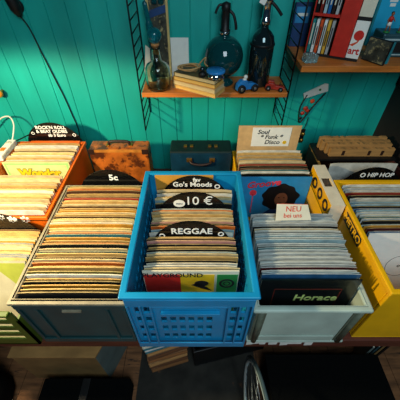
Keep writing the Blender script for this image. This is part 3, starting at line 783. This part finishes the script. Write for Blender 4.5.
# toy cars
def toy_car(name, label, loc, rz, body, dr, s=1.0, wr=.013):
    t = thing(name, label, 'toy car', loc, rz, group='toy cars on the left shelf')
    m = MB(); m.prism([(-.05*s, wr*.6), (.05*s, wr*.6), (.054*s, wr*1.5), (.03*s, wr*2.2), (.004*s, wr*2.3), (-.004*s, wr*3.2), (-.03*s, wr*3.3), (-.048*s, wr*2.2)], -.013*s, .013*s); m.build('body', body, t, bevel=.002)
    for wx in (-.032*s, .034*s):
        for wy in (-.021*s, .021*s):
            k = wr*1.15 if wx < 0 else wr
            m = MB(); m.lathe([(.001, -.006*s), (k*.8, -.006*s), (k, -.004*s), (k, .004*s), (k*.8, .006*s), (.001, .006*s)], 18, axis='y'); w = m.build('wheel', M_rubber, t, (wx, wy, k))
            m = MB(); sgn = 1 if wy > 0 else -1; m.lathe([(.001, 0), (k*.45, 0), (k*.4, .0012), (.001, .0012)] if sgn > 0 else [(.001, -.0012), (k*.4, -.0012), (k*.45, 0), (.001, 0)], 14, axis='y'); m.build('hub', M_steel, w, (0, sgn*.0061*s, 0))
    if dr:
        m = MB(); m.ball((-.008*s, 0, wr*3.9), .0095*s); m.ball((-.012*s, 0, wr*3.1), .010*s, (1, 1, .8)); m.build('driver', M_white, t)
    else:
        m = MB(); m.box(-.038*s, -.006*s, -.012*s, .012*s, wr*3.3, wr*3.32+.012*s); m.build('cab', body, t, bevel=.002)
        m = MB(); m.tube([(.026*s, 0, wr*2.2), (.026*s, 0, wr*3.6)], .0025*s, 8); m.build('exhaust', M_blackp, t)
    return t
toy_car('toy_racing_car', 'blue toy racing car with a white driver beside the books', (.212, 1.318, ZL+.0006), R(20), M_toyb, True, 1.0, .0165)
toy_car('toy_tractor', 'small red toy tractor at the right front of the left shelf', (.345, 1.328, ZL+.0006), R(-14), M_toyr, False, .85, .010)

# ---------------------------------------------------------------- right shelf
c = thing('compact_disc_rack', 'two-tier black rack with a wide red board on the right shelf', 'rack', (.470, 1.352, ZR+.0005), R(-28))
def bx(name, a, m, bev=0): return MB().box(*a).build(name, m, c, bevel=bev)
bx('base_board', (-.012, .200, 0, .130, 0, .010), M_blackp)
bx('middle_shelf', (-.012, .088, 0, .130, .146, .156), M_redrack)
bx('side_panel', (-.016, -.0122, 0, .130, 0, .330), M_redrack)
bx('red_board', (.0885, .150, -.006, .130, .0102, .330), M_redrack, .002)
bx('back_panel', (-.012, .088, .1302, .134, .0, .330), M_blackp)
rackM = Matrix.Translation((.470, 1.352, ZR+.0005)) @ Matrix.Rotation(R(-28), 4, 'Z')
CDC = [('teal', (40, 130, 130)), ('white', (226, 226, 220)), ('orange', (214, 84, 40)), ('pale', (228, 230, 226)), ('yellow', (222, 170, 60)), ('grey', (170, 170, 168))]
CDU = [('black', (20, 20, 22)), ('dark red', (130, 40, 30)), ('pale blue', (170, 196, 206)), ('blue', (40, 100, 160)), ('dark brown', (50, 34, 30)), ('silver', (186, 186, 184))]
case_mesh = None
for tier, pal, z0, nm in ((0, CDC, .0105, 'lower'), (1, CDU, .1565, 'upper')):
    for i, (cn, rgb) in enumerate(pal):
        p = rackM @ Vector((-.004+.0152*i, .0, z0))
        t = thing('compact_disc_case', f'{cn} compact disc case on the {nm} tier of the red rack', 'compact disc', tuple(p), R(-28), group='compact discs in the red rack')
        m_ = mat('disc_case_%s_%s' % (nm, cn.replace(' ', '_')), rgb, .3, vary=.1)
        MB().box(-.0052, .0052, .002, .120, 0, .124).build('case', m_, t)
        m = MB(); q = rnd.uniform(.01, .03)
        m.box(-.0022, .0022, .0012, .0019, .03, .06+q*2)
        m.build('spine_print', M_ink if sum(rgb) > 330 else M_dirtyw, t)
p = rackM @ Vector((.178, .006, .0105))
c = thing('box_set', 'white box with a red disc print at the right end of the red rack', 'box', tuple(p), R(-28))
MB().box(-.026, .022, -.006, .110, 0, .135).build('box', M_white, c, bevel=.001)
mb = MB(); mb.prism(circle(.018, 24, c=(-.002, .085)), -.0072, -.0062); mb.build('red_disc', M_red, c)
mb = MB(); mb.prism([(-.026, .05), (-.004, .062), (.012, .09), (.002, .06), (-.014, .045)], -.0070, -.0062); mb.build('orange_swoosh', M_inkred, c)
text('art', .036, 'lettering', M_red, c, (-.003, -.0068, .028), (R(90),0,0), .0004, .001)
p = rackM @ Vector((.178, .006, .146))
c = thing('compact_disc_case', 'grey compact disc case lying on top of the white box', 'compact disc', tuple(p), R(-28))
MB().box(-.026, .024, -.004, .112, 0, .012).build('case', M_blackp, c)
c = thing('box_set', 'tall pale box standing on the grey case at the right end of the red rack', 'box', tuple(rackM @ Vector((.178, .006, .1585))), R(-28))
MB().box(-.026, .022, -.004, .110, 0, .140).build('box', M_dirtyw, c, bevel=.001)
MB().box(.0224, .0235, -.003, .109, .002, .138).build('dark_side', M_tealp, c)

# blue book behind the ladder
c = thing('blue_book', 'blue book leaning on the wall at the left end of the right shelf', 'book', (.447, 1.470, ZR+.0005), rot=(R(-3), 0, 0))
MB().box(-.036, .036, -.008, .008, 0, .170).build('cover', M_navy, c, bevel=.001)
MB().box(-.030, .030, -.0088, -.0082, .095, .155).build('pale_panel', M_bluep, c)
MB().box(-.022, .022, -.0094, -.0089, .120, .132).build('title_strip', M_white, c)
# glass ashtray
c = thing('glass_block', 'small clear glass box at the left front corner of the right shelf', 'ornament', (.452, 1.262, ZR+.0005), R(10))
mb = MB(); mb.box(-.026, .026, -.02, .02, 0, .030); mb.build('block', mat('pale_glass', (190, 220, 220), .08, trans=.8, vary=.05), c, bevel=.003)
# picture
c = thing('wall_poster', 'bright cyan poster leaning on the wall above the radio on the right shelf', 'picture', (.868, 1.480, ZR+.0005), rot=(R(-2), 0, 0))
MB().box(-.100, .100, -.004, .004, 0, .30).build('frame', M_tealp, c, bevel=.001)
MB().box(-.092, .094, -.0052, -.0042, .01, .292).build('print', M_cyan, c)
mb = MB(); mb.box(-.056, -.022, -.0060, -.0053, .170, .186); mb.box(-.050, -.026, -.0060, -.0053, .154, .166); mb.build('white_print', M_white, c)
# radio
c = thing('radio', 'dark teal-grey portable radio with pale trim on the right shelf', 'radio', (.854, 1.362, ZR+.0005), R(-3))
MB().box(-.100, .100, -.05, .05, 0, .088).build('body', M_radio, c, bevel=.005)
m = MB(); m.box(-.092, .092, -.0535, -.0508, .066, .072); m.box(-.092, -.086, -.0535, -.0508, .012, .066); m.box(-.086, .092, -.0535, -.0508, .010, .014); m.build('trim', M_radl, c)
MB().box(-.080, .088, -.0525, -.0508, .020, .060).build('grille', M_blackp, c)
ZT = ZR+.0005+.0885
# figurines
def figurine(label, loc, shirt, shorts, s=1.0):
    t = thing('football_figurine', label, 'figurine', loc, R(10), group='football figurines on the radio')
    m = MB(); m.lathe([(.001, 0), (.011*s, 0), (.011*s, .003*s), (.001, .003*s)], 16); m.build('stand', M_greenp, t)
    m = MB()
    m.tube([(-.005*s, 0, .003*s), (-.0055*s, -.001, .013*s), (-.003*s, 0, .025*s)], [.0022*s, .0026*s, .0034*s], 8)
    m.tube([(.008*s, -.004*s, .003*s), (.006*s, -.003*s, .014*s), (.003*s, 0, .025*s)], [.0022*s, .0026*s, .0034*s], 8)
    m.tube([(0, 0, .022*s), (0, 0, .034*s), (0, 0, .046*s), (0, 0, .052*s)], [.0055*s, .006*s, .007*s, .0025*s], 10)
    m.tube([(-.006*s, 0, .047*s), (-.011*s, -.001, .038*s), (-.010*s, -.006*s, .031*s)], [.0025*s, .0022*s, .0017*s], 8)
    m.tube([(.006*s, 0, .047*s), (.012*s, 0, .040*s), (.016*s, -.004*s, .034*s)], [.0025*s, .0022*s, .0017*s], 8)
    m.ball((0, -.0005, .057*s), .0052*s, (1, 1, 1.2)); m.build('body', M_skin, t)
    m = MB(); m.tube([(0, 0, .033*s), (0, 0, .046*s), (0, 0, .050*s)], [.0068*s, .0078*s, .004*s], 12); m.build('shirt', shirt, t)
    m = MB(); m.tube([(0, 0, .0205*s), (0, 0, .0328*s)], [.0078*s, .0068*s], 12); m.build('shorts', shorts, t)
    m = MB(); m.ball((0, .0012, .0592*s), .0052*s, (1.02, 1, .95)); m.build('hair', M_hairp, t)
figurine('small football player figurine in a red shirt standing on the radio', (.769, 1.345, ZT), M_red, M_white, 1.15)
figurine('small football player figurine in a white shirt standing on the radio', (.824, 1.345, ZT), M_white, M_navy, 1.1)
# dark photo box
c = thing('compact_disc_case', 'dark compact disc case with photo cover leaning at the front of the right shelf', 'compact disc', (.708, 1.252, ZR+.002), rot=(R(-6), 0, R(-58)))
MB().box(-.048, .048, -.006, .006, 0, .086).build('case', M_blackp, c, bevel=.001)
MB().box(-.046, .046, -.0068, -.0062, .003, .083).build('photo_cover', M_photo, c)
c = thing('compact_disc_case', 'teal compact disc case standing right behind the dark photo case on the right shelf', 'compact disc', (.733, 1.272, ZR+.001), R(-58))
MB().box(-.042, .048, -.006, .006, 0, .080).build('case', M_tealp, c, bevel=.001)

# ------------------------------------------------------------------ things on the wall
c = thing('wall_lamp', 'black wall lamp socket with a cable at the top left of the teal wall', 'lamp', (-.800, YW-.001, 1.590))
mb = MB(); mb.lathe([(.001, -.012), (.028, -.012), (.030, 0), (.001, 0)], 24, axis='y'); mb.build('rose', M_blackp, c)
mb = MB(); mb.tube([(-.012, -.022, .09), (-.006, -.022, .05), (.004, -.022, -.005), (.010, -.020, -.035)], [.024, .026, .024, .010], 14); mb.build('socket', M_blackp, c)
mb = MB()
P = lambda x, z, y=YW-.008: (x+.800, y-YW+.001, z-1.590)
mb.tube(spline([P(-.790, 1.555, YW-.02), P(-.775, 1.50), P(-.759, 1.396), P(-.736, 1.26), P(-.723, 1.183), P(-.712, 1.079), P(-.704, .984), P(-.725, .92), P(-.79, .88)], 8), .0032, 8); mb.build('cable', M_blackp, c)
c = thing('power_socket', 'white power socket with a glowing orange switch on the left rim of the orange crate', 'socket', (-.9530, 1.195, OZ+.0015))
MB().box(-.020, .020, -.075, .075, .0, .028).build('body', M_wplast, c, bevel=.005)
MB().box(-.010, .010, -.030, -.004, .0282, .032).build('switch', M_osw, c, bevel=.001)
mb = MB(); mb.lathe([(.001, 0), (.015, 0), (.014, .002), (.001, .002)], 20, (0, .038, .0281)); mb.build('outlet', M_dirtyw, c)
mb = MB(); mb.tube(spline([(-.006, .076, .014), (-.008, .11, .03), (-.02, .17, .06), (-.06, .22, .075), (-.13, .25, .05), (-.2, .26, -.01)], 7), .004, 8); mb.build('lead', M_wplast, c)
mb = MB(); mb.tube(spline([(.010, .076, .014), (.020, .11, .008), (.045, .17, .0), (.08, .22, -.01), (.15, .25, -.03)], 7), .0034, 8); mb.build('black_cord', M_blackp, c)
c = thing('wall_hook', 'round orange wooden knob on the wall at the left edge', 'hook', (-1.040, YW-.001, 1.214))
mb = MB(); mb.tube([(0, 0, 0), (0, -.03, 0)], .007, 10); mb.build('stem', M_brass, c)
mb = MB(); mb.ball((0, -.040, 0), .020); mb.build('knob', M_orangew, c)
# white tag with string of charms
c = thing('key_tag', 'white plastic tag hanging tilted on the wall under the right shelf', 'tag', (.607, YW-.006, 1.214), rot=(0, R(-22), 0))
mb = MB(); mb.prism([(-.062, -.020), (.060, -.024), (.066, .014), (.050, .022), (-.062, .010)], -.005, .004); mb.build('tag', M_wplast, c, bevel=.002)
mb = MB(); mb.prism(circle(.006, 14, c=(.022, .0)), -.0062, -.0052); mb.build('green_mark', M_greenp, c)
c = thing('charm_string', 'black cord with red charms hanging from the white tag', 'charm', (.607, YW-.002, 1.120))
mb = MB(); mb.tube(spline([(-.040, -.008, .075), (-.060, -.008, .0), (-.045, -.008, -.085), (-.020, -.008, -.05), (.010, -.008, .01), (.055, -.008, .085)], 8), .0038, 7); mb.build('cord', M_blackp, c)
for i, (cx, cz, rr) in enumerate(((-.030, .0, .013), (-.040, -.028, .011), (-.004, .042, .012), (-.018, -.012, .010), (-.046, -.058, .009))):
    mb = MB(); mb.ball((cx, -.012, cz), rr, (1, .6, 1)); mb.build('charm', M_toyr if i in (0, 1, 3) else (M_inkred if i == 2 else M_blackp), c)
c = thing('brass_bells', 'pair of small brass bells on a dark backing below the charm string', 'bells', (.596, YW-.001, .942))
mb = MB(); mb.box(-.018, .018, -.006, 0, -.045, .045); mb.build('backing', M_blackp, c, bevel=.002)
for cz in (.02, -.022):
    mb = MB(); mb.ball((0.004, -.0165, cz), .0125, (1, .8, 1)); mb.build('bell', M_brass, c)
mb = MB(); mb.tube(spline([(0.005, -.003, .045), (.012, -.004, .08), (.012, -.004, .12)], 5), .0024, 6); mb.build('cord', M_blackp, c)

# ------------------------------------------------------------------ in front of / under the table
mb = MB(); q = random.Random(3)
poly = []
x = .176
top = TABLE-.004
pts = [(.176, top)]
while x < .42:
    w = q.uniform(.018, .034); dz_ = q.uniform(.020, .036)
    pts += [(x, top-dz_), (x+w, top-dz_*q.uniform(.7, 1))]; x += w
    if q.random() < .5: pts += [(x+.001, top-.005), (x+.012, top-.005)]; x += .013
pts += [(x, top)]
mb.prism(pts, .4145, .4175)
tag(mb.build('cloth_strip', M_cloth), 'ragged white cloth strip along the table edge under the pale grey crate', 'cloth')

c = thing('storage_box', 'brown board box with a grey-green side on the floor under the table at left', 'box', (-.70, .60, 0))
mb = MB()
fp = [(-.215, -.120), (.192, -.120), (.290, .14), (-.215, .14)]
mb.prism(fp, 0, .345, axis='z'); mb.build('body', M_brownb, c)
m = MB(); m.prism([(.1935, -.121), (.2915, .139), (.2945, .139), (.1965, -.121)], .0, .3445, axis='z'); m.build('side_panel', M_sidegr, c)
m = MB(); m.prism([(-.222, -.127), (.199, -.127), (.300, .146), (-.222, .146)], .3452, .359, axis='z'); m.build('lid', M_dirtyw if False else M_kraft2, c, bevel=.002)
c = thing('equipment_case', 'flat black case on the floor before the brown box', 'case', (-.590, .330, 0))
MB().box(-.225, .225, -.11, .116, 0, .130).build('body', M_blackw, c, bevel=.008)
MB().box(-.02, .02, -.108, .114, .1304, .135).build('strap', M_blackp, c, bevel=.002)
c = thing('bag', 'black bag on the floor at the left edge below the table', 'bag', (-1.13, .36, 0))
mb = MB(); mb.tube([(0, 0, .0), (0, 0, .04), (0, 0, .2), (0, 0, .3), (0, 0, .33)], [.12, .145, .14, .11, .02], 14); mb.build('body', M_blackw, c)
mb = MB(); mb.tube(spline([(-.07, 0, .30), (-.05, 0, .40), (.05, 0, .40), (.07, 0, .30)], 6), .008, 8); mb.build('handle', M_blackw, c)

g = 'records and albums stacked on the floor under the blue crate'
z = .0005
z = .0085
STK = [('brown', (140, 94, 56), .040), ('dark brown', (104, 68, 44), .034), ('tan', (176, 130, 80), .038), ('brown', (118, 78, 48), .036), ('dark brown', (90, 60, 40), .034),
       ('tan', (150, 116, 74), .030), ('teal', (50, 110, 120), .014), ('white', (220, 216, 200), .012), ('teal', (44, 96, 110), .014), ('pale', (206, 196, 170), .016)]
names = ['lowest', 'second from the floor', 'third from the floor', 'fourth from the floor', 'fifth from the floor', 'sixth from the floor', 'seventh from the floor', 'third from the top', 'second from the top', 'topmost']
for i, (cn, rgb, th) in enumerate(STK):
    th = th*1.46
    t = thing('record_album', f'{cn} record album in the floor stack under the blue crate, {names[i]}', 'record', (-.208+rnd.uniform(-.004, .004), .665+rnd.uniform(-.004, .004), z), R(16)+R(rnd.uniform(-2, 2)), group=g)
    MB().box(-.105, .105, -.14, .14, 0, th).build('cover', mat('album_'+cn.replace(' ', '_'), rgb, .6, vary=.3, scale=14, stretch=(1, 1, 12)), t, bevel=.0015)
    MB().box(-.099, .1056, -.1406, -.1402, th*.2, th*.8).build('page_edge', mat('album_edge_'+cn.replace(' ', '_'), tuple(min(255, v*1.25) for v in rgb), .7, vary=.3, scale=14, stretch=(1, 1, 14)), t)
    z += th+.0005
c = thing('black_crate', 'black open crate standing askew on the floor beside the stacked albums', 'crate', (.150, .690, .0085), R(13))
mb = MB(); open_box(mb, .42, .22, .24, .008); mb.build('body', M_blackp, c, bevel=.003)
rim_mb(.42, .22, .225, .240, .005, .009).build('rim', M_blackp, c, bevel=.003)
for k, (dx, mm, cn) in enumerate(((-.10, M_red, 'red'), (-.06, M_dirtyw, 'pale'), (.04, M_tealp, 'teal'))):
    p = Matrix.Rotation(R(13), 4, 'Z') @ Vector((dx, 0, 0))
    t = thing('record_sleeve', f'{cn} small record sleeve standing in the black floor crate', 'record', (.150+p.x, .690+p.y, .0175), R(13+90), group='small records in the black floor crate')
    MB().box(-.088, .088, -.002, .002, 0, .255-.01*k).build('cover', mm, t)

# rug and black box, both added to darken the floor under the table
mb = MB(); mb.box(-.345, .318, .24, .98, .0004, .008)
tag(mb.build('shade_mat', mat('worn_grey_shade_mat', (44, 42, 37), .95, vary=.5, scale=9, wear=(104, 66, 36), wear_amt=.3, wear_scale=7, bump=.3), None), 'worn dark grey mat added to darken the floor under the middle of the table', 'mat')
c = thing('shade_block', 'long black block added to darken the floor under the pale grey and yellow crates', 'shade_block', (.625, .37, 0))  # added black block, stands in for the darkness below the table
MB().box(-.29, .27, -.16, .14, 0, .255).build('body', M_blackw, c, bevel=.006)
MB().box(-.295, .275, -.165, .145, .2554, .275).build('lid', M_blackw, c, bevel=.004)
# bicycle wheel
WR = .33
c = thing('bicycle_wheel', 'bicycle wheel with silver rim and thin spokes in front of the table', 'wheel', (.243, .135, .0), R(2), rot=(0, R(2), R(90+3)))
def circ3(r, n=64, y=0): return [(r*math.cos(2*math.pi*i/n), y, WR+r*math.sin(2*math.pi*i/n)) for i in range(n)]
mb = MB(); mb.tube(circ3(WR-.007), .007, 10, closed=True); mb.build('tyre', mat('grey_tyre', (64, 84, 90), .4, vary=.2), c)
mb = MB(); mb.tube(circ3(WR-.021), .0075, 8, closed=True); mb.build('rim', mat('pale_brushed_rim', (196, 220, 224), .38, .45, vary=.1), c)
mb = MB(); mb.lathe([(.001, -.035), (.018, -.035), (.018, -.030), (.009, -.028), (.009, .028), (.018, .030), (.018, .035), (.001, .035)], 18, axis='y', c=(0, 0, WR)); mb.build('hub', M_steel, c)
for i in range(28):
    a = 2*math.pi*i/28; sd = -1 if i % 2 else 1; a2 = a+sd*.9*(1 if (i//2) % 2 else -1)
    mb = MB(); mb.tube([(.017*math.cos(a2), sd*.031, WR+.017*math.sin(a2)), ((WR-.028)*math.cos(a), 0, WR+(WR-.028)*math.sin(a))], .0014, 5); mb.build('spoke', M_steel, c)

# records on the floor under the right end
for i, (cn, mm) in enumerate((('grey', M_sidegr), ('dark teal', M_radio), ('brown', M_brownb), ('black', M_blackp))):
    c = thing('record_album', f'{cn} record album standing on the floor under the right end of the table' , 'record', (.950+.030*i, .672+.004*i, .0005), R(62), group='albums on the floor under the right end')
    MB().box(-.155, .155, -.004, .004, 0, .305).build('cover', mm, c)
    MB().box(-.153, .153, -.0028, .0028, .3052, .3062).build('page_edge', M_dirtyw, c)

# ------------------------------------------------------------------ camera and light
cam = bpy.data.cameras.new('camera'); co = bpy.data.objects.new('camera', cam); COL.objects.link(co)
cam.sensor_width = 36; cam.lens = 290/400*36; cam.clip_start = .02
co.location = (0, 0, 1.86); co.rotation_euler = (R(90-44), 0, 0)
scene.camera = co

def light(name, kind, loc, target, energy, color, **kw):
    l = bpy.data.lights.new(name, kind); l.energy = energy; l.color = color
    for k, v in kw.items(): setattr(l, k, v)
    o = bpy.data.objects.new(name, l); COL.objects.link(o); o.location = loc
    d = Vector(target)-Vector(loc); o.rotation_euler = d.to_track_quat('-Z', 'Y').to_euler()
    return o
light('pendant_lamp', 'SPOT', (-.98, .45, 1.66), (-.98, .45, 0), 84, (1, .82, .50), spot_size=R(158), spot_blend=.16, shadow_soft_size=.045)
light('window_light', 'AREA', (.3, -.9, 2.7), (.1, .9, .9), 32, (.72, .90, 1.0), shape='RECTANGLE', size=.9, size_y=1.2)

w = bpy.data.worlds.new('world'); scene.world = w; w.use_nodes = True
bg = w.node_tree.nodes['Background']; bg.inputs[0].default_value = (.16, .46, .75, 1); bg.inputs[1].default_value = .045

vs_ = scene.view_settings
vs_.view_transform = 'Standard'; vs_.look = 'None'; vs_.gamma = 1; vs_.exposure = 0; vs_.use_curve_mapping = False
